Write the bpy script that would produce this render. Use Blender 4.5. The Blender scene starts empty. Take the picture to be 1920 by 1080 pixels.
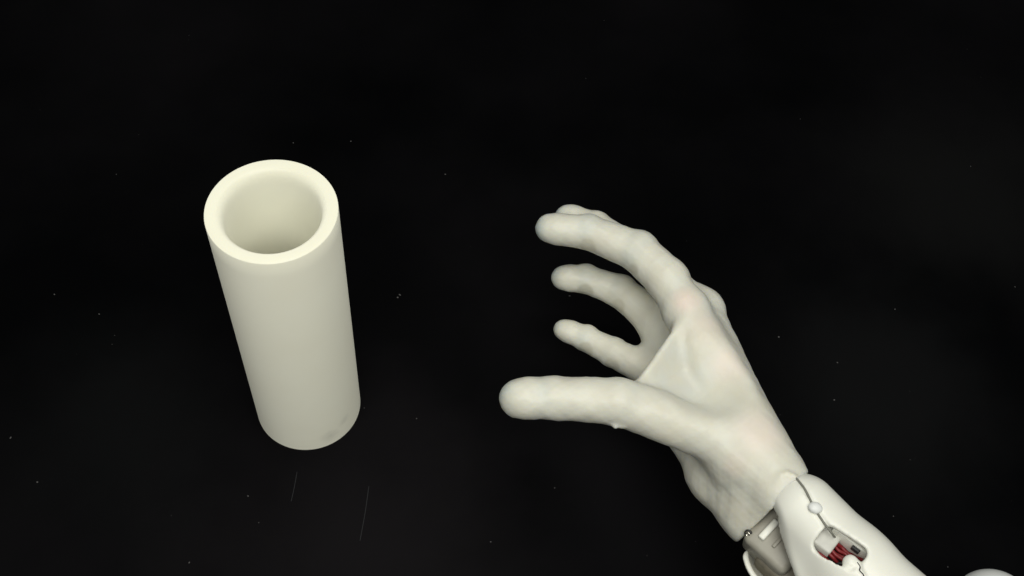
import bpy, bmesh, math, random
import numpy as np
from mathutils import Vector, Matrix
from mathutils.bvhtree import BVHTree

scene = bpy.context.scene
COL = scene.collection
MM = 0.001
random.seed(7)

# ------------------------------------------------------------------ camera
PITCH, ROLL, FPX, CAMZ = math.radians(55.83), math.radians(5.95), 2100.0, 0.6894
fw = Vector((0, math.cos(PITCH), -math.sin(PITCH)))
r0 = Vector((1, 0, 0)); u0 = r0.cross(fw)
rt = math.cos(ROLL)*r0 + math.sin(ROLL)*u0
up = -math.sin(ROLL)*r0 + math.cos(ROLL)*u0
cam = bpy.data.cameras.new('camera'); co = bpy.data.objects.new('camera', cam); COL.objects.link(co)
m = Matrix((rt, up, -fw)).transposed().to_4x4(); m.translation = Vector((0, 0, CAMZ))
co.matrix_world = m
cam.sensor_width = 36.0; cam.lens = FPX/1920*36.0
cam.clip_start = 0.01; cam.clip_end = 50
scene.camera = co

# ------------------------------------------------------------------ world + lamps
wd = bpy.data.worlds.new('World'); scene.world = wd; wd.use_nodes = True
bg = wd.node_tree.nodes['Background']
bg.inputs[0].default_value = (0.92, 0.97, 1.0, 1); bg.inputs[1].default_value = 0.10
def area(name, loc, target, size, power, col):
    l = bpy.data.lights.new(name, 'AREA'); l.shape = 'RECTANGLE'; l.size, l.size_y = size
    l.energy = power; l.color = col
    o = bpy.data.objects.new(name, l); COL.objects.link(o); o.location = loc
    o.rotation_euler = (Vector(target)-Vector(loc)).to_track_quat('-Z', 'Y').to_euler()
    return o
area('ceiling_lamp', (0.05, 0.42, 1.60), (0, 0.40, 0.1), (1.0, 0.7), 9.0, (1.0, 0.985, 0.94))
area('front_lamp', (0.04, -0.08, 0.86), (0, 0.40, 0.1), (1.0, 0.25), 5.2, (1.0, 0.985, 0.94))
vs = scene.view_settings
vs.view_transform = 'Standard'; vs.look = 'None'; vs.exposure = 0.0; vs.gamma = 1.0
vs.use_curve_mapping = False

# ------------------------------------------------------------------ materials
def mat(name, col, rough=0.5, spec=0.4, sss=0.0, sss_scale=0.004, bump=0.0, bscale=900.0,
        mottle=0.0, mscale=60.0, mcol=None, attr=None, metallic=0.0):
    M = bpy.data.materials.new(name); M.use_nodes = True
    nt = M.node_tree; N = nt.nodes; L = nt.links
    b = N['Principled BSDF']
    b.inputs['Base Color'].default_value = (*col, 1)
    b.inputs['Roughness'].default_value = rough
    b.inputs['Specular IOR Level'].default_value = spec
    b.inputs['Metallic'].default_value = metallic
    if sss:
        b.inputs['Subsurface Weight'].default_value = sss
        b.inputs['Subsurface Radius'].default_value = (1.0, 0.85, 0.55)
        b.inputs['Subsurface Scale'].default_value = sss_scale
    tc = N.new('ShaderNodeTexCoord')
    out = None
    if attr:
        a = N.new('ShaderNodeAttribute'); a.attribute_name = attr; out = a.outputs['Color']
    if mottle:
        n = N.new('ShaderNodeTexNoise'); n.inputs['Scale'].default_value = mscale; n.inputs['Detail'].default_value = 5
        L.new(tc.outputs['Object'], n.inputs['Vector'])
        r = N.new('ShaderNodeMapRange'); r.inputs[1].default_value = 0.38; r.inputs[2].default_value = 0.68
        r.inputs[3].default_value = 0; r.inputs[4].default_value = mottle
        L.new(n.outputs['Fac'], r.inputs[0])
        mx = N.new('ShaderNodeMix'); mx.data_type = 'RGBA'
        L.new(r.outputs[0], mx.inputs[0])
        if out: L.new(out, mx.inputs[6])
        else: mx.inputs[6].default_value = (*col, 1)
        mx.inputs[7].default_value = (*(mcol or tuple(c*0.7 for c in col)), 1)
        out = mx.outputs[2]
    if out: L.new(out, b.inputs['Base Color'])
    if bump:
        n2 = N.new('ShaderNodeTexNoise'); n2.inputs['Scale'].default_value = bscale; n2.inputs['Detail'].default_value = 3
        L.new(tc.outputs['Object'], n2.inputs['Vector'])
        bp = N.new('ShaderNodeBump'); bp.inputs['Strength'].default_value = bump; bp.inputs['Distance'].default_value = 0.0004
        L.new(n2.outputs['Fac'], bp.inputs['Height']); L.new(bp.outputs[0], b.inputs['Normal'])
    return M

M_TABLE = mat('black_board', (0.0003, 0.0004, 0.0006), rough=0.7, spec=0.035, bump=0.25, bscale=700,
              mottle=1.0, mscale=3.5, mcol=(0.0040, 0.0037, 0.0042))
M_TUBE = mat('tube_plastic', (0.86, 0.855, 0.72), rough=0.42, spec=0.45, sss=0.06, sss_scale=0.002, bump=0.05, bscale=260,
             mottle=0.5, mscale=26, mcol=(0.83, 0.815, 0.675))
M_TUBE.node_tree.nodes['Principled BSDF'].inputs['Diffuse Roughness'].default_value = 0.8
M_SKIN = mat('silicone_skin', (0.74, 0.73, 0.64), rough=0.42, spec=0.42, sss=0.7, sss_scale=0.005, bump=0.3, bscale=330,
             mottle=0.7, mscale=48, mcol=(0.68, 0.655, 0.54), attr='tint')
M_SHELL = mat('shell_plastic', (0.83, 0.835, 0.74), rough=0.38, spec=0.45, sss=0.08, sss_scale=0.002, bump=0.05, bscale=600,
              mottle=0.4, mscale=40, mcol=(0.79, 0.78, 0.68))
M_GREY = mat('bracket_plastic', (0.34, 0.33, 0.27), rough=0.45, mottle=0.6, mscale=120, mcol=(0.28, 0.26, 0.21))
M_PALE = mat('servo_plastic', (0.60, 0.60, 0.54), rough=0.5, mottle=0.4, mscale=150)
M_BROWN = mat('motor_case', (0.20, 0.18, 0.13), rough=0.5, mottle=0.6, mscale=200)
M_DARK = mat('dark_rubber', (0.03, 0.03, 0.028), rough=0.55)
M_CABLE = mat('tendon_cord', (0.20, 0.20, 0.165), rough=0.6)
M_RED = mat('red_wire', (0.19, 0.014, 0.016), rough=0.42, spec=0.4)
M_METAL = mat('screw_steel', (0.62, 0.60, 0.52), rough=0.28, metallic=1.0)
M_KNOB = mat('knob_plastic', (0.78, 0.80, 0.76), rough=0.4, bump=0.05, bscale=500)
M_DUST = mat('dust', (0.10, 0.097, 0.094), rough=0.9)
M_LINT = mat('lint', (0.022, 0.023, 0.024), rough=0.9)

# ------------------------------------------------------------------ helpers
def link(name, me, material, parent=None, smooth=True, label=None, cat=None, kind=None, group=None):
    o = bpy.data.objects.new(name, me); COL.objects.link(o)
    if material: me.materials.append(material)
    if smooth:
        for p in me.polygons: p.use_smooth = True
    if parent: o.parent = parent
    if label: o['label'] = label
    if cat: o['category'] = cat
    if kind: o['kind'] = kind
    if group: o['group'] = group
    return o

def bm_obj(name, bm, material, parent=None, **k):
    me = bpy.data.meshes.new(name); bm.normal_update(); bm.to_mesh(me); bm.free()
    return link(name, me, material, parent, **k)

def lathe(name, prof, material, parent=None, seg=96, closed=False, loc=(0, 0, 0), **k):
    bm = bmesh.new(); rings = []
    for r, z in prof:
        if r < 1e-7: rings.append([bm.verts.new((loc[0], loc[1], loc[2]+z))])
        else: rings.append([bm.verts.new((loc[0]+r*math.cos(2*math.pi*i/seg), loc[1]+r*math.sin(2*math.pi*i/seg), loc[2]+z)) for i in range(seg)])
    n = len(rings)
    for a in range(n if closed else n-1):
        A, B = rings[a], rings[(a+1) % n]
        for i in range(seg):
            j = (i+1) % seg
            if len(A) == 1 and len(B) == 1: continue
            if len(A) == 1: bm.faces.new((A[0], B[j], B[i]))
            elif len(B) == 1: bm.faces.new((A[i], A[j], B[0]))
            else: bm.faces.new((A[i], A[j], B[j], B[i]))
    bmesh.ops.recalc_face_normals(bm, faces=bm.faces)
    return bm_obj(name, bm, material, parent, **k)

def tube_bm(bm, pts, rad, seg=10):
    pts = [Vector(p) for p in pts]; rings = []
    for i, p in enumerate(pts):
        t = (pts[min(i+1, len(pts)-1)]-pts[max(i-1, 0)]).normalized()
        a = t.cross(Vector((0.3, 0.2, 1))).normalized(); b = t.cross(a)
        r = rad[i] if isinstance(rad, (list, tuple)) else rad
        rings.append([bm.verts.new(p+(a*math.cos(2*math.pi*k/seg)+b*math.sin(2*math.pi*k/seg))*r) for k in range(seg)])
    for A, B in zip(rings, rings[1:]):
        for k in range(seg): bm.faces.new((A[k], A[(k+1) % seg], B[(k+1) % seg], B[k]))
    bm.faces.new(rings[0][::-1]); bm.faces.new(rings[-1])
    bmesh.ops.recalc_face_normals(bm, faces=bm.faces)

def spline(P, n):
    P = [Vector(p) for p in P]; Q = [2*P[0]-P[1]]+P+[2*P[-1]-P[-2]]; out = []
    for i in range(1, len(Q)-2):
        for k in range(n):
            t = k/n; a, b, c, d = Q[i-1:i+3]
            out.append(0.5*((2*b)+(c-a)*t+(2*a-5*b+4*c-d)*t*t+(3*b-a-3*c+d)*t**3))
    out.append(P[-1]); return out

# ---- signed distance modelling (millimetres), meshed by surface nets
class Grid:
    def __init__(s, lo, hi, h):
        s.h = h; s.lo = np.array(lo, np.float32)
        ax = [np.arange(lo[i], hi[i]+h, h, dtype=np.float32) for i in range(3)]
        s.X, s.Y, s.Z = np.meshgrid(*ax, indexing='ij')

def smin(a, b, k):
    h = np.maximum(k-np.abs(a-b), 0)/k
    return np.minimum(a, b)-h*h*k*0.25
def smax(a, b, k): return -smin(-a, -b, k)

def ball(g, c, r): return np.sqrt((g.X-c[0])**2+(g.Y-c[1])**2+(g.Z-c[2])**2)-r

def cone(g, A, B):
    """round cone between (x,y,z,r) and (x,y,z,r)"""
    a = np.array(A[:3]); ba = np.array(B[:3])-a; r1, r2 = A[3], B[3]
    l2 = float(ba@ba); rr = r1-r2; a2 = l2-rr*rr; il2 = 1/l2
    px, py, pz = g.X-a[0], g.Y-a[1], g.Z-a[2]
    y = px*ba[0]+py*ba[1]+pz*ba[2]; z = y-l2
    x2 = (px*l2-ba[0]*y)**2+(py*l2-ba[1]*y)**2+(pz*l2-ba[2]*y)**2
    y2 = y*y*l2; z2 = z*z*l2; k = np.sign(rr)*rr*rr*x2
    c1 = np.sign(z)*a2*z2 > k; c2 = np.sign(y)*a2*y2 < k
    d3 = (np.sqrt(x2*a2*il2)+y*rr)*il2-r1
    return np.where(c1, np.sqrt(x2+z2)*il2-r2, np.where(c2, np.sqrt(x2+y2)*il2-r1, d3)).astype(np.float32)

def chain(g, P, k):
    d = cone(g, P[0], P[1])
    for a, b in zip(P[1:], P[2:]): d = smin(d, cone(g, a, b), k)
    return d

def tri(g, A, B, C, r):
    a, b, c = (np.array(q[:3], np.float32) for q in (A, B, C))
    P = np.stack([g.X, g.Y, g.Z], -1)
    n = np.cross(b-a, c-a)
    def side(u, v): return (P-u)@np.cross(v-u, n)
    inside = (np.sign(side(a, b))+np.sign(side(b, c))+np.sign(side(c, a))) <= -2
    def seg(u, v):
        q = P-u; e = v-u; t = np.clip((q@e)/float(e@e), 0, 1)[..., None]
        return ((q-e*t)**2).sum(-1)
    d2 = np.minimum(np.minimum(seg(a, b), seg(b, c)), seg(c, a))
    pl = ((P-a)@n)**2/float(n@n)
    return np.sqrt(np.where(inside, pl, d2))-r

def plane(g, p, n):
    n = np.array(n, float); n /= np.linalg.norm(n)
    return (g.X-p[0])*n[0]+(g.Y-p[1])*n[1]+(g.Z-p[2])*n[2]

def rbox(g, c, ax, half, r):
    q = []
    for a, h in zip(ax, half):
        q.append(np.abs((g.X-c[0])*a[0]+(g.Y-c[1])*a[1]+(g.Z-c[2])*a[2])-(h-r))
    return np.sqrt(sum(np.maximum(t, 0)**2 for t in q))+np.minimum(np.maximum(np.maximum(q[0], q[1]), q[2]), 0)-r

def surface_nets(F, g, it=1):
    s = F < 0; nx, ny, nz = F.shape
    cnt = np.zeros((nx-1, ny-1, nz-1), np.int8)
    for i in (0, 1):
        for j in (0, 1):
            for k in (0, 1): cnt += s[i:nx-1+i, j:ny-1+j, k:nz-1+k]
    ci = np.argwhere((cnt > 0) & (cnt < 8))
    idx = np.full(cnt.shape, -1, np.int64); idx[tuple(ci.T)] = np.arange(len(ci))
    acc = np.zeros((len(ci), 3)); num = np.zeros(len(ci))
    corners = [(i, j, k) for i in (0, 1) for j in (0, 1) for k in (0, 1)]
    for a in corners:
        for ax in range(3):
            if a[ax]: continue
            b = list(a); b[ax] = 1
            fa = F[tuple((ci+a).T)]; fb = F[tuple((ci+b).T)]
            cr = (fa < 0) != (fb < 0)
            t = np.where(cr, fa/np.where(cr, fa-fb, 1), 0)
            p = np.tile(np.array(a, float), (len(ci), 1)); p[:, ax] += t
            acc[cr] += p[cr]; num += cr
    V = (ci+acc/num[:, None])*g.h+g.lo
    Q = []
    for ax in range(3):
        u, v = (ax+1) % 3, (ax+2) % 3
        sl0 = [slice(None)]*3; sl1 = [slice(None)]*3
        sl0[ax] = slice(0, -1); sl1[ax] = slice(1, None)
        A, B = s[tuple(sl0)], s[tuple(sl1)]
        e = np.argwhere(A != B)
        e = e[(e[:, u] > 0) & (e[:, v] > 0) & (e[:, u] < F.shape[u]-1) & (e[:, v] < F.shape[v]-1)]
        du = np.zeros(3, int); du[u] = 1; dv = np.zeros(3, int); dv[v] = 1
        q = np.stack([idx[tuple((e-du-dv).T)], idx[tuple((e-dv).T)], idx[tuple(e.T)], idx[tuple((e-du).T)]], 1)
        flip = ~A[tuple(e.T)]
        q[flip] = q[flip][:, ::-1]
        Q.append(q)
    Q = np.concatenate(Q)
    for _ in range(it):                       # light relaxation
        S = np.zeros_like(V); n = np.zeros(len(V))
        for a in range(4):
            np.add.at(S, Q[:, a], V[Q[:, (a+1) % 4]]); np.add.at(S, Q[:, a], V[Q[:, (a+3) % 4]]); np.add.at(n, Q[:, a], 2)
        V = 0.5*V+0.5*S/n[:, None]
    return V, Q

def sdf_obj(name, F, g, material, parent, it=1, **k):
    V, Q = surface_nets(F, g, it)
    me = bpy.data.meshes.new(name)
    me.vertices.add(len(V)); me.vertices.foreach_set('co', (V*MM).astype(np.float32).ravel())
    me.loops.add(len(Q)*4); me.loops.foreach_set('vertex_index', Q.ravel().astype(np.int32))
    me.polygons.add(len(Q)); me.polygons.foreach_set('loop_start', (np.arange(len(Q))*4).astype(np.int32))
    me.update(calc_edges=True); me.validate()
    return link(name, me, material, parent, **k), V

def empty(name, loc, label, cat):
    o = bpy.data.objects.new(name, None); COL.objects.link(o); o.location = loc
    o.empty_display_size = 0.02; o['label'] = label; o['category'] = cat
    return o

# ------------------------------------------------------------------ the table
bm = bmesh.new()
bmesh.ops.create_grid(bm, x_segments=2, y_segments=2, size=1.6)
bm_obj('table_top', bm, M_TABLE, smooth=False, kind='structure', label='matte black table top')

# faint sheen of the table painted into its colour as ragged lighter patches
def sheen_patches(M, spots):
    nt = M.node_tree; N = nt.nodes; L = nt.links; b = N['Principled BSDF']; prev = b.inputs['Base Color'].links[0].from_socket
    tc = N.new('ShaderNodeTexCoord'); nz = N.new('ShaderNodeTexNoise'); nz.inputs['Scale'].default_value = 9; nz.inputs['Detail'].default_value = 6
    L.new(tc.outputs['Object'], nz.inputs['Vector'])
    for c, rad, amt, col in spots:
        ds = N.new('ShaderNodeVectorMath'); ds.operation = 'DISTANCE'; ds.inputs[1].default_value = c; L.new(tc.outputs['Object'], ds.inputs[0])
        ad = N.new('ShaderNodeMath'); ad.operation = 'MULTIPLY_ADD'; ad.inputs[1].default_value = rad*1.1
        L.new(nz.outputs['Fac'], ad.inputs[0]); L.new(ds.outputs['Value'], ad.inputs[2])
        mr = N.new('ShaderNodeMapRange'); mr.interpolation_type = 'SMOOTHSTEP'
        mr.inputs[1].default_value = rad*0.55; mr.inputs[2].default_value = rad*1.6; mr.inputs[3].default_value = amt; mr.inputs[4].default_value = 0
        L.new(ad.outputs[0], mr.inputs[0])
        mx = N.new('ShaderNodeMix'); mx.data_type = 'RGBA'; mx.inputs[7].default_value = (*col, 1)
        L.new(mr.outputs[0], mx.inputs[0]); L.new(prev, mx.inputs[6]); prev = mx.outputs[2]
    L.new(prev, b.inputs['Base Color'])
sheen_patches(M_TABLE, [((-0.09, 0.27, 0), 0.15, 0.8, (0.0085, 0.0076, 0.0084)), ((0.27, 0.42, 0), 0.14, 0.8, (0.0056, 0.0058, 0.0060)),
                    ((0.36, 0.60, 0), 0.16, 0.8, (0.0060, 0.0062, 0.0060)), ((-0.25, 0.33, 0), 0.12, 0.7, (0.0046, 0.0049, 0.0050)), ((0.10, 0.33, 0), 0.10, 0.6, (0.0065, 0.0062, 0.0070))])

# ------------------------------------------------------------------ the tube
TX, TY, TH, TR, TI = -130.5, 354.9, 216.0, 35.0, 29.4
prof = [(TR-0.3, 0), (TR, 0.3), (TR, TH-0.5), (TR-0.15, TH-0.15), (TR-0.5, TH), (TI, TH), (TI-0.9, TH-0.45), (TI-1.8, TH-1.3), (TI-2.6, TH-2.5), (TI-3.2, TH-4.2), (TI-3.6, TH-6.5), (TI-3.8, TH-10), (TI-3.8, 1.0), (TI-3, 0)]
def dens(prof):
    out = []
    for (a, b), (c, d) in zip(prof, prof[1:]+prof[:1]):
        n = max(1, int(math.hypot(c-a, d-b)/12)); out += [(a+(c-a)*i/n, b+(d-b)*i/n) for i in range(n)]
    return out
bmt = lathe('plastic_tube', [(r*MM, z*MM) for r, z in dens(prof)], M_TUBE, closed=True, seg=128,
            label='upright hollow off-white plastic tube with thick wall standing on black table', cat='tube')
bmt.data.set_sharp_from_angle(angle=math.radians(30))
bmt.location = (TX*MM, TY*MM, 0)
# grey smudge rubbed onto the tube's foot
nt = M_TUBE.node_tree; N = nt.nodes; L = nt.links
b = N['Principled BSDF']; old = b.inputs['Base Color'].links[0].from_socket
tc = N.new('ShaderNodeTexCoord'); nz = N.new('ShaderNodeTexNoise'); nz.inputs['Scale'].default_value = 160
L.new(tc.outputs['Object'], nz.inputs['Vector'])
def smudge(prev, c, r0_, r1_, amt, col):
    ds = N.new('ShaderNodeVectorMath'); ds.operation = 'DISTANCE'; ds.inputs[1].default_value = c
    L.new(tc.outputs['Object'], ds.inputs[0])
    ad = N.new('ShaderNodeMath'); ad.operation = 'MULTIPLY_ADD'; ad.inputs[1].default_value = 0.010
    L.new(nz.outputs['Fac'], ad.inputs[0]); L.new(ds.outputs['Value'], ad.inputs[2])
    mr = N.new('ShaderNodeMapRange'); mr.inputs[1].default_value = r0_; mr.inputs[2].default_value = r1_
    mr.inputs[3].default_value = amt; mr.inputs[4].default_value = 0
    L.new(ad.outputs[0], mr.inputs[0])
    mx = N.new('ShaderNodeMix'); mx.data_type = 'RGBA'; mx.inputs[7].default_value = (*col, 1)
    L.new(mr.outputs[0], mx.inputs[0]); L.new(prev, mx.inputs[6]); return mx.outputs[2]
o1 = smudge(old, (0.0205, -0.0284, 0.012), 0.006, 0.013, 0.36, (0.42, 0.43, 0.36))
o1 = smudge(o1, (0.0295, -0.0188, 0.020), 0.005, 0.011, 0.24, (0.42, 0.43, 0.36))
L.new(o1, b.inputs['Base Color'])

# ------------------------------------------------------------------ the robotic arm
arm = empty('robotic_arm', (0.24, 0.19, 0.0),
            'white robotic forearm with pale silicone skinned hand reaching open towards the tube', 'robot arm')
arm_inv = Matrix.Translation(-arm.location)
def under(o):
    o.parent = arm; o.matrix_parent_inverse = arm_inv; return o

J = {
'index': [(108.3, 383.9, 117.0, 12.6), (76.4, 423.8, 121.0, 12.8), (44.4, 434.8, 121.0, 11.0), (22.2, 435.3, 120.0, 10.0)],
'middle': [(120.6, 399.2, 97.0, 13), (75.2, 440.3, 101.0, 10.8), (50.3, 455.6, 101.0, 9.8), (33.4, 460.9, 100.0, 9.0)],
'ring': [(99.6, 401.0, 76.0, 12.8), (71.6, 421.5, 78.0, 10.6), (47.8, 428.4, 78.0, 9.4), (35.3, 427.7, 78.0, 8.8)],
'pinky': [(102.6, 370.2, 60.0, 12.5), (70.0, 384.9, 60.0, 9.4), (51.9, 393.5, 60.0, 8.3), (38.9, 397.7, 60.0, 7.5)],
'thumb': [(123.8, 304.5, 113.0, 15.8), (67.5, 311.9, 126.0, 13.6), (30.9, 311.1, 124.0, 12.3), (12.6, 308.6, 124.0, 11.8)],
'wrist_r': (163.7, 272.1, 112.0, 15), 'wrist_u': (155.2, 269.0, 84.0, 15),
'wrist_r2': (176.0, 255.0, 112.0, 15), 'wrist_u2': (168.0, 252.0, 84.0, 15),
'carp_i': (156.0, 289.3, 112.0, 16), 'carp_m': (160.2, 291.3, 98.0, 16), 'carp_r': (156.2, 291.2, 86.0, 16), 'carp_p': (149.9, 285.5, 78.0, 16),
'hypo': (134.5, 297.0, 77.0, 15), 'hypo2': (111.0, 341.8, 68.0, 15), 'then': (140.2, 296.2, 108.0, 18.5),
'webA': (104.5, 371.3, 125.0), 'webB': (78.1, 324.7, 121.0), 'webC': (141.5, 310.4, 104.0),
}
AX = np.array([0.7514, -0.6598, 0.0])          # forearm axis, towards the elbow
LT = np.array([-0.6598, -0.7514, 0.0])         # palm side

def tip(P):                                     # fingertip narrows to a blunt point
    a, b = np.array(P[-2][:3]), np.array(P[-1][:3]); d = (b-a)/np.linalg.norm(b-a); r = P[-1][3]
    return P[:-1]+[tuple(b-d*2.5)+(r,), tuple(b+d*r*0.22)+(r*0.87,), tuple(b+d*r*0.52)+(r*0.60,)]
g = Grid((-10, 235, 30), (200, 485, 150), 1.15)
palm = cone(g, J['carp_i'], J['index'][0])
for c, f in (('carp_m', 'middle'), ('carp_r', 'ring'), ('carp_p', 'pinky')):
    palm = smin(palm, cone(g, J[c], J[f][0]), 15)
palm = smin(palm, cone(g, J['hypo'], J['hypo2']), 12)
palm = smin(palm, cone(g, J['hypo'], J['carp_p']), 10)
palm = smin(palm, cone(g, J['hypo'], (152.0, 271.0, 87.0, 15)), 10)
wr = smin(cone(g, J['wrist_r'], J['wrist_r2']), cone(g, J['wrist_u'], J['wrist_u2']), 16)
wr = smin(wr, cone(g, J['wrist_r'], J['wrist_u']), 8)
wr = smin(wr, cone(g, J['wrist_r2'], J['wrist_u2']), 8)
palm = smin(palm, wr, 14)
palm = smin(palm, tri(g, J['carp_m'], J['middle'][0], J['hypo2'], 8), 8)
palm = smin(palm, tri(g, J['carp_i'], J['index'][0], J['middle'][0], 10), 10)
palm = smin(palm, cone(g, J['ring'][0], J['pinky'][0]), 6)
palm = smin(palm, cone(g, J['ring'][0], J['middle'][0]), 6)
thumb = chain(g, [J['then']]+tip(J['thumb']), 2.5)
palm = smin(palm, thumb, 15)
SAG = (114.1, 348.4, 108.0)                     # the web sags between thumb and index
web = np.minimum(tri(g, J['webA'], J['webB'], SAG, 2.4), np.minimum(tri(g, J['webB'], J['webC'], SAG, 2.4), tri(g, J['webC'], J['webA'], SAG, 2.4)))
palm = smin(palm, web, 9)
fing = None
for f in ('index', 'middle', 'ring', 'pinky'):
    P = tip(J[f])
    if f == 'index': P = [P[0], (95.8, 405.4, 119.5, 13.6)]+P[1:]      # fleshy first phalanx
    d = chain(g, P, 2.0)
    for jn in (1, 2):                          # hard joints push the skin out, most on the back of the finger
        q = J[f][jn]; d = smin(d, ball(g, (q[0]+1.0, q[1]+1.0, q[2]+0.3), q[3]-0.3), 1.5)
    fing = d if fing is None else smin(fing, d, 1.6)
hand = smin(palm, fing, 6)
# knuckles
hand = smin(hand, ball(g, (108.5, 386.0, 119.0), 11.8), 5)
hand = smin(hand, ball(g, (123.0, 399.5, 100.5), 11.8), 3)
# skin unevenness and mould flash
def wob(s, p): return np.sin(g.X*s+p)*np.sin(g.Y*s*1.13+p*2.1)*np.sin(g.Z*s*0.93+p*0.7)
hand = hand+0.30*wob(0.21, 0.4)+0.17*wob(0.43, 1.9)+0.20*wob(0.95, 0.7)+0.10*wob(1.5, 2.3)
for q, r in (((66.5, 297.6, 123.5), 2.0), ((70.5, 297.8, 123.5), 1.8), ((70.5, 324.0, 127.0), 1.8), ((45, 323, 127), 1.3), ((127, 360, 119), 2), ((139, 338, 117), 1.8), ((158.5, 274.5, 128.6), 2.0), ((161.5, 275.6, 129.4), 2.2), ((165.0, 274.4, 129.2), 2.3), ((168.5, 272.5, 127.5), 2.4), ((150, 317, 122), 1.8), ((95, 409, 130), 1.6)):
    hand = smin(hand, ball(g, q, r), 1.5)
hand = smax(hand, -ball(g, (120.8, 331.7, 143.5), 24.0), 12)       # hollow beside the index metacarpal
# cut open at the wrist, hollow sleeve
cutp = np.array([159.5, 267.0, 98.0])
hand = smax(hand, plane(g, cutp, AX+np.array([0, 0, -0.12])), 1.5)
inner = smax(hand+2.6, -plane(g, cutp-AX*16, AX), 2)
inner = smin(wr+2.6, wr+2.6, 1)
inner = np.maximum(inner, -plane(g, cutp-AX*14, AX))
hand = smax(hand, -inner, 0.8)
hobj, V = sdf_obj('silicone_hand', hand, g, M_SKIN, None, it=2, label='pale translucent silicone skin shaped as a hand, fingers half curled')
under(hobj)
# pigment of the skin: clear at the tips, pinkish over the hard knuckles, olive over the joints
base = np.array([0.735, 0.735, 0.635]); col = np.tile(base, (len(V), 1))
def blend(c, r, target, amt, soft=0.5):
    d = np.linalg.norm(V-np.array(c), axis=1)/r
    w_ = np.clip((1-d)/soft, 0, 1); w_ = (w_*w_*(3-2*w_)*amt)[:, None]
    global col; col = col*(1-w_)+np.array(target)*w_
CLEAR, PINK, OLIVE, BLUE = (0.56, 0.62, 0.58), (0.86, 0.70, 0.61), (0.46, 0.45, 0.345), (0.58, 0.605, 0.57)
for f in ('index', 'middle', 'ring', 'pinky', 'thumb'):
    P = [np.array(q[:3]) for q in J[f]]; dr = (P[3]-P[2])/np.linalg.norm(P[3]-P[2]); r = J[f][3][3]
    blend(P[3]+dr*r*1.1, r*1.35, CLEAR, 1.0, 0.6)
    if f != 'thumb':
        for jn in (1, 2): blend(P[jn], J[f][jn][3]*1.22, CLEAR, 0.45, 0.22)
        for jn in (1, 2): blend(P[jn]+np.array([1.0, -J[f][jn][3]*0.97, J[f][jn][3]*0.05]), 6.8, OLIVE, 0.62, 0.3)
    else:
        blend(P[2]+np.array([-6, 0, 0]), 14, CLEAR, 0.5, 0.25); blend(P[1]+np.array([2, 0, 0]), 15.5, CLEAR, 0.3, 0.25)
blend((106, 383, 130), 13, PINK, 0.6, 0.8); blend((118, 366, 128), 16, PINK, 0.4, 0.8)
blend((132, 345, 126), 18, PINK, 0.35, 0.8); blend((148, 300, 128), 22, PINK, 0.4, 0.8); blend((137, 285, 118), 11, PINK, 0.5, 0.8)
blend((105, 340, 118), 26, BLUE, 0.6, 0.8)
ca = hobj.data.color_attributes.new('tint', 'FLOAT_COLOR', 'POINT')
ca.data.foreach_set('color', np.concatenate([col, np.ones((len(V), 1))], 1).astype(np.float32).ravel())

# ---- forearm shell: hollow, open on the palm side at the wrist, slot with wires on top
FA = [(173.5, 262.5, 114.0, 20), (199.0, 233.0, 114.5, 21.5), (250.0, 182.0, 108.0, 29)]
FB = [(171.0, 247.5, 88.0, 25), (205.0, 215.0, 90.0, 30), (250.0, 178.0, 98.0, 31)]
g2 = Grid((120, 120, 30), (310, 300, 160), 0.95)
outer = smin(chain(g2, FA, 8), chain(g2, FB, 8), 10)
sh = np.maximum(outer, -(outer+3.4))
# window on the palm side: left of an upright plane and above a level one
near = -plane(g2, (156.5, 259.0, 115.0), (-0.93, -0.36, 0.0))
win = np.maximum(near, -plane(g2, (0, 0, 82.0), (0, 0, 1)))
win = np.maximum(win, plane(g2, (214, 196, 90), AX))
sh = smax(sh, -win, 1.5)
# free the glove: the lower half starts behind the wrist
low = np.maximum(plane(g2, (162.5, 264.0, 90.0), AX), plane(g2, (0, 0, 116.0), (0, 0, 1)))
sh = smax(sh, -low, 1.5)
SL = np.array((186.8, 234.0, 138.0)); sa = np.array([0.80, -0.60, 0.0]); sb = np.array([0.60, 0.80, 0.0]); sn = np.array([0.0, 0.0, 1.0])
sh = smax(sh, -rbox(g2, SL, (sa, sb, sn), (12.5, 7.5, 14), 4.0), 0.8)
CORD = [(165.6, 275.2, 129.6), (167.4, 271.4, 131.6), (170.2, 265.4, 133.6), (174.2, 255.3, 134.2), (178.9, 247.4, 133.9), (183.6, 242.6, 131.8), (187.0, 243.0, 126.0), (190.0, 242.6, 120.0)]
CRACK = [(194.6, 226.6, 135.2), (195.9, 224.4, 135.4), (195.6, 222.4, 135.0), (197.2, 220.6, 134.9), (198.0, 218.4, 134.9), (200.5, 215.0, 135.2), (206.0, 208.0, 136.4)]
for a_, b_ in zip(CORD[:5], CORD[1:6]): sh = smax(sh, -cone(g2, a_+(1.35,), b_+(1.2,)), 0.5)
for a_, b_ in zip(CRACK, CRACK[1:]): sh = smax(sh, -cone(g2, a_+(1.0,), b_+(0.9,)), 0.4)
sh = smin(sh, ball(g2, (192.5, 227.5, 130.6), 4.6), 3)
sh = np.maximum(sh, -(outer+4.6))
fobj, V2 = sdf_obj('forearm_shell', sh, g2, M_SHELL, None, it=2, label='glossy off-white hard plastic forearm shell with open slot')
under(fobj)

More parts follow.
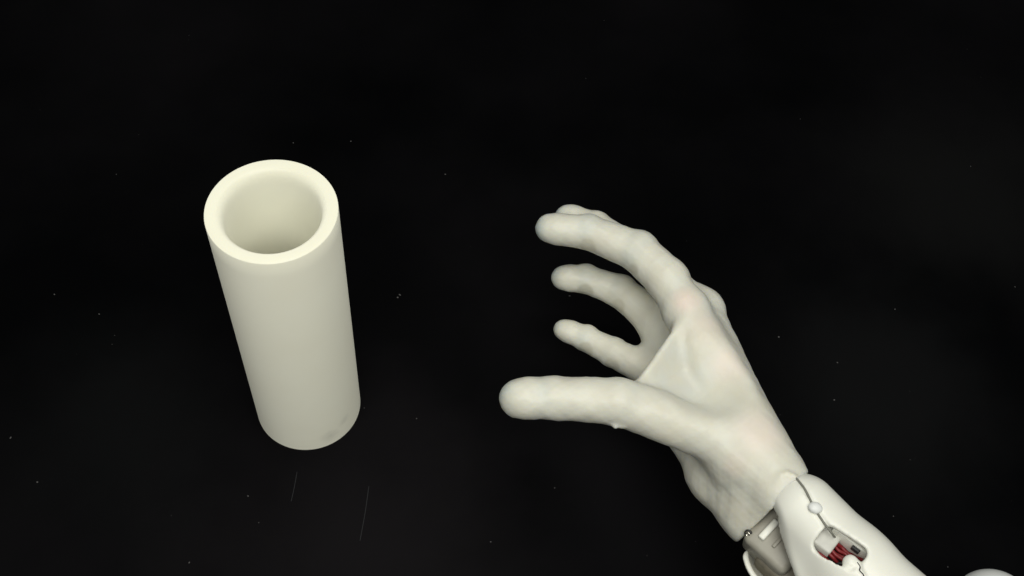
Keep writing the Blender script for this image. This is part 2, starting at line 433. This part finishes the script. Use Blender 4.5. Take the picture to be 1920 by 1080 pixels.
# ---- cord, bead, crack
def mmv(P): return [Vector(p)*MM for p in P]
bm = bmesh.new(); tube_bm(bm, spline(mmv([(p[0], p[1], p[2]-0.5) for p in CORD]), 6), 0.0006, 8)
under(bm_obj('tendon_cord', bm, M_CABLE, label='thin grey tendon cord lying in the shell groove'))
bm = bmesh.new(); tube_bm(bm, spline(mmv([(p[0], p[1], p[2]-0.7) for p in CRACK]), 5), 0.0004, 8)
under(bm_obj('seam_cord', bm, M_DARK))
bm = bmesh.new(); bmesh.ops.create_icosphere(bm, subdivisions=3, radius=1.0)
for v in bm.verts:
    n = 1+0.06*math.sin(v.co.x*5+1)*math.sin(v.co.y*4)
    v.co = Vector((174.4, 255.0, 134.6))*MM+Vector((v.co.x*3.9*n, v.co.y*3.3*n, v.co.z*2.5))*MM
under(bm_obj('cord_bead', bm, M_KNOB, label='small white bead clamping the tendon cord'))

# ---- what shows inside the slot
def rounded_box(name, c, ax, half, r, material, seg=2, **k):
    bm = bmesh.new(); bmesh.ops.create_cube(bm, size=2.0)
    for v in bm.verts: v.co = Vector((v.co.x*half[0], v.co.y*half[1], v.co.z*half[2]))
    bmesh.ops.bevel(bm, geom=bm.edges[:], offset=r, segments=seg, affect='EDGES', profile=0.5)
    R_ = Matrix([Vector(a) for a in ax]).transposed()
    for v in bm.verts: v.co = (R_ @ v.co+Vector(c))*MM
    bmesh.ops.recalc_face_normals(bm, faces=bm.faces)
    return bm_obj(name, bm, material, **k)
vA, vB, vZ = Vector(sa), Vector(sb), Vector((0, 0, 1))
servo = under(rounded_box('servo_case', (182.0, 244.0, 118.0), (vA, vB, vZ), (7.5, 8.0, 8.5), 1.2, M_PALE))
under(rounded_box('divider_plate', (194.4, 240.6, 124.0), (vA, vB, vZ), (11.0, 1.6, 7.0), 0.6, M_SHELL))
under(rounded_box('connector', (196.8, 236.6, 128.3), (vA, vB, vZ), (2.4, 1.5, 1.6), 0.4, M_DARK))
under(rounded_box('circuit_board', (191.5, 229.0, 112.0), (vA, vB, vZ), (15.0, 10.0, 0.8), 0.3, M_DARK))
rw = random.Random(3)
for i in range(7):
    oB = -7.5+i*2.0; bm = bmesh.new(); pts = []
    for k in range(7):
        t = -13+k*4.2
        pts.append((Vector((193.0, 234.0, 121.0))+vA*t+vB*(oB+rw.uniform(-1.2, 1.2))+vZ*(rw.uniform(-1.6, 1.6)+(i % 3)*1.1))*MM)
    tube_bm(bm, spline(pts, 5), 0.00105, 8)
    under(bm_obj('red_wire', bm, M_RED))
bm = bmesh.new(); tube_bm(bm, spline(mmv([(186, 229, 117), (189, 230, 122.0), (193, 229, 122.4), (199, 227, 117)]), 5), 0.0009, 8)
under(bm_obj('black_wire', bm, M_DARK))

# ---- wrist joint seen between glove and shell
aX, lT = Vector(AX), Vector(LT)
tiltz = (vZ+0.25*lT).normalized(); lTt = (lT-lT.dot(tiltz)*tiltz).normalized(); axx = lTt.cross(tiltz)
br = under(rounded_box('wrist_bracket', (165.0, 251.5, 90.0), (aX, lTt, tiltz), (15.0, 14.0, 11.5), 4.0, M_GREY, seg=4, label='grey plastic wrist bracket between sleeve and shell'))
def sub(o, par): o.parent = par; o.matrix_parent_inverse = Matrix.Identity(4); return o
sub(rounded_box('rib', (157.6, 254.0, 100.6), (aX, lTt, tiltz), (2.0, 7.0, 3.0), 0.9, M_SHELL, seg=2), br)
sub(rounded_box('rib', (163.8, 249.0, 100.2), (aX, lTt, tiltz), (1.0, 6.0, 2.4), 0.5, M_GREY, seg=2), br)
under(rounded_box('wrist_motor', (172.0, 240.0, 80.0), (aX, lTt, tiltz), (16.0, 10.0, 11.0), 3.0, M_BROWN, seg=3))
def disc(name, c, ax, r, h, material, par, hole=None):
    ax = Vector(ax).normalized(); a = ax.cross(Vector((0, 0, 1))).normalized(); b = ax.cross(a); bm = bmesh.new()
    prof = [(0, h), (r*0.85, h), (r, h*0.75), (r, 0), (0, 0)] if not hole else [(0, h*0.45), (hole, h*0.45), (hole, h), (r*0.85, h), (r, h*0.75), (r, 0), (0, 0)]
    rings = []
    for rr, hh in prof: rings.append([bm.verts.new((Vector(c)+ax*hh+(a*math.cos(k*math.pi/10)+b*math.sin(k*math.pi/10))*max(rr, 0.001))*MM) for k in range(20)])
    for A, B in zip(rings, rings[1:]):
        for k in range(20): bm.faces.new((A[k], A[(k+1) % 20], B[(k+1) % 20], B[k]))
    bmesh.ops.remove_doubles(bm, verts=bm.verts, dist=1e-6); bmesh.ops.recalc_face_normals(bm, faces=bm.faces)
    return sub(bm_obj(name, bm, material), par)
scd = Vector((-0.55, -0.68, 0.48)).normalized()
sp = Vector((147.2, 252.4, 97.0))
disc('screw_washer', sp, scd, 2.5, 1.0, M_DARK, br)
disc('screw', sp+scd*0.6, scd, 1.7, 1.3, M_METAL, br, hole=0.75)

# ---- pedestal that carries the forearm, on the table outside the frame
MX, MY = 262, 174
under(lathe('pedestal', [(0, 0), (0.042, 0), (0.042, 0.006), (0.040, 0.008), (0.020, 0.009), (0.018, 0.012), (0.018, 0.078), (0, 0.078)], M_SHELL, seg=48, loc=(MX*MM, MY*MM, 0.0005)))

# ------------------------------------------------------------------ rounded white post at the table's right
lathe('rounded_post', [(0, 0), (0.0235, 0), (0.024, 0.0006), (0.024, 0.020), (0.024, 0.040)]+[(0.024*math.cos(t*math.pi/24), 0.040+0.024*math.sin(t*math.pi/24)) for t in range(1, 12)]+[(0, 0.064)],
      M_KNOB, seg=64, label='smooth white dome topped post standing on table beside the robotic forearm', cat='post').location = (0.3076, 0.2441, 0.0)

# ------------------------------------------------------------------ dust and lint on the table
DUST = [(-327.4, 421.1), (-291.3, 408.6), (-141.6, 594.0), (-186.8, 586.0), (-293.2, 278.0), (-55.8, 352.1), (-146.3, 266.3), (-157.0, 283.5), (240.6, 432.4), (235.9, 401.0), (384.5, 517.4), (42.0, 311.5), (3.3, 269.6), (-320.4, 306.9), (288.2, 484.8), (301.5, 284.9), (198.6, 449.2), (-62.1, 569.9), (43.2, 466.2), (-183.5, 235.5), (-92.5, 356.0), (-315.3, 535.7), (367.5, 636.7), (269.2, 316.6)]
rd = random.Random(11); bm = bmesh.new()
spots = [(x, y, rd.uniform(0.45, 0.8)) for x, y in DUST]
spots += [(rd.uniform(-480, 480), rd.uniform(220, 860), rd.uniform(0.12, 0.32)) for _ in range(55)]
spots += [(-82.8, 449.0, 0.9), (-81.6, 451.5, 0.9), (285.5, 360.0, 0.3), (289.0, 361.4, 0.2)]
for x, y, r in spots:
    mtx = Matrix.Translation((x*MM, y*MM, 0.25*r*MM)) @ Matrix.Rotation(rd.uniform(0, 6.3), 4, 'Z') @ Matrix.Diagonal((r*MM*rd.uniform(0.8, 1.4), r*MM*rd.uniform(0.6, 1), r*MM*0.35, 1))
    bmesh.ops.create_icosphere(bm, subdivisions=1, radius=1.0, matrix=mtx)
bm_obj('dust_specks', bm, M_DUST, kind='stuff', label='scattered grey dust specks on the black table', cat='dust')
def lint(P, r, label):
    bm = bmesh.new(); tube_bm(bm, spline([Vector((x*MM, y*MM, r*0.6)) for x, y in P], 6), r, 6)
    bm_obj('lint_thread', bm, M_LINT, label=label, cat='lint')
lint([(-128.8, 303.8), (-128.5, 292.4), (-128.6, 283.0)], 0.00025, 'shorter of two faint lint threads on table near the tube foot')
lint([(-80.3, 299.0), (-79.8, 281.0), (-80.0, 261.2)], 0.00025, 'longer of two faint lint threads on table near the tube foot')
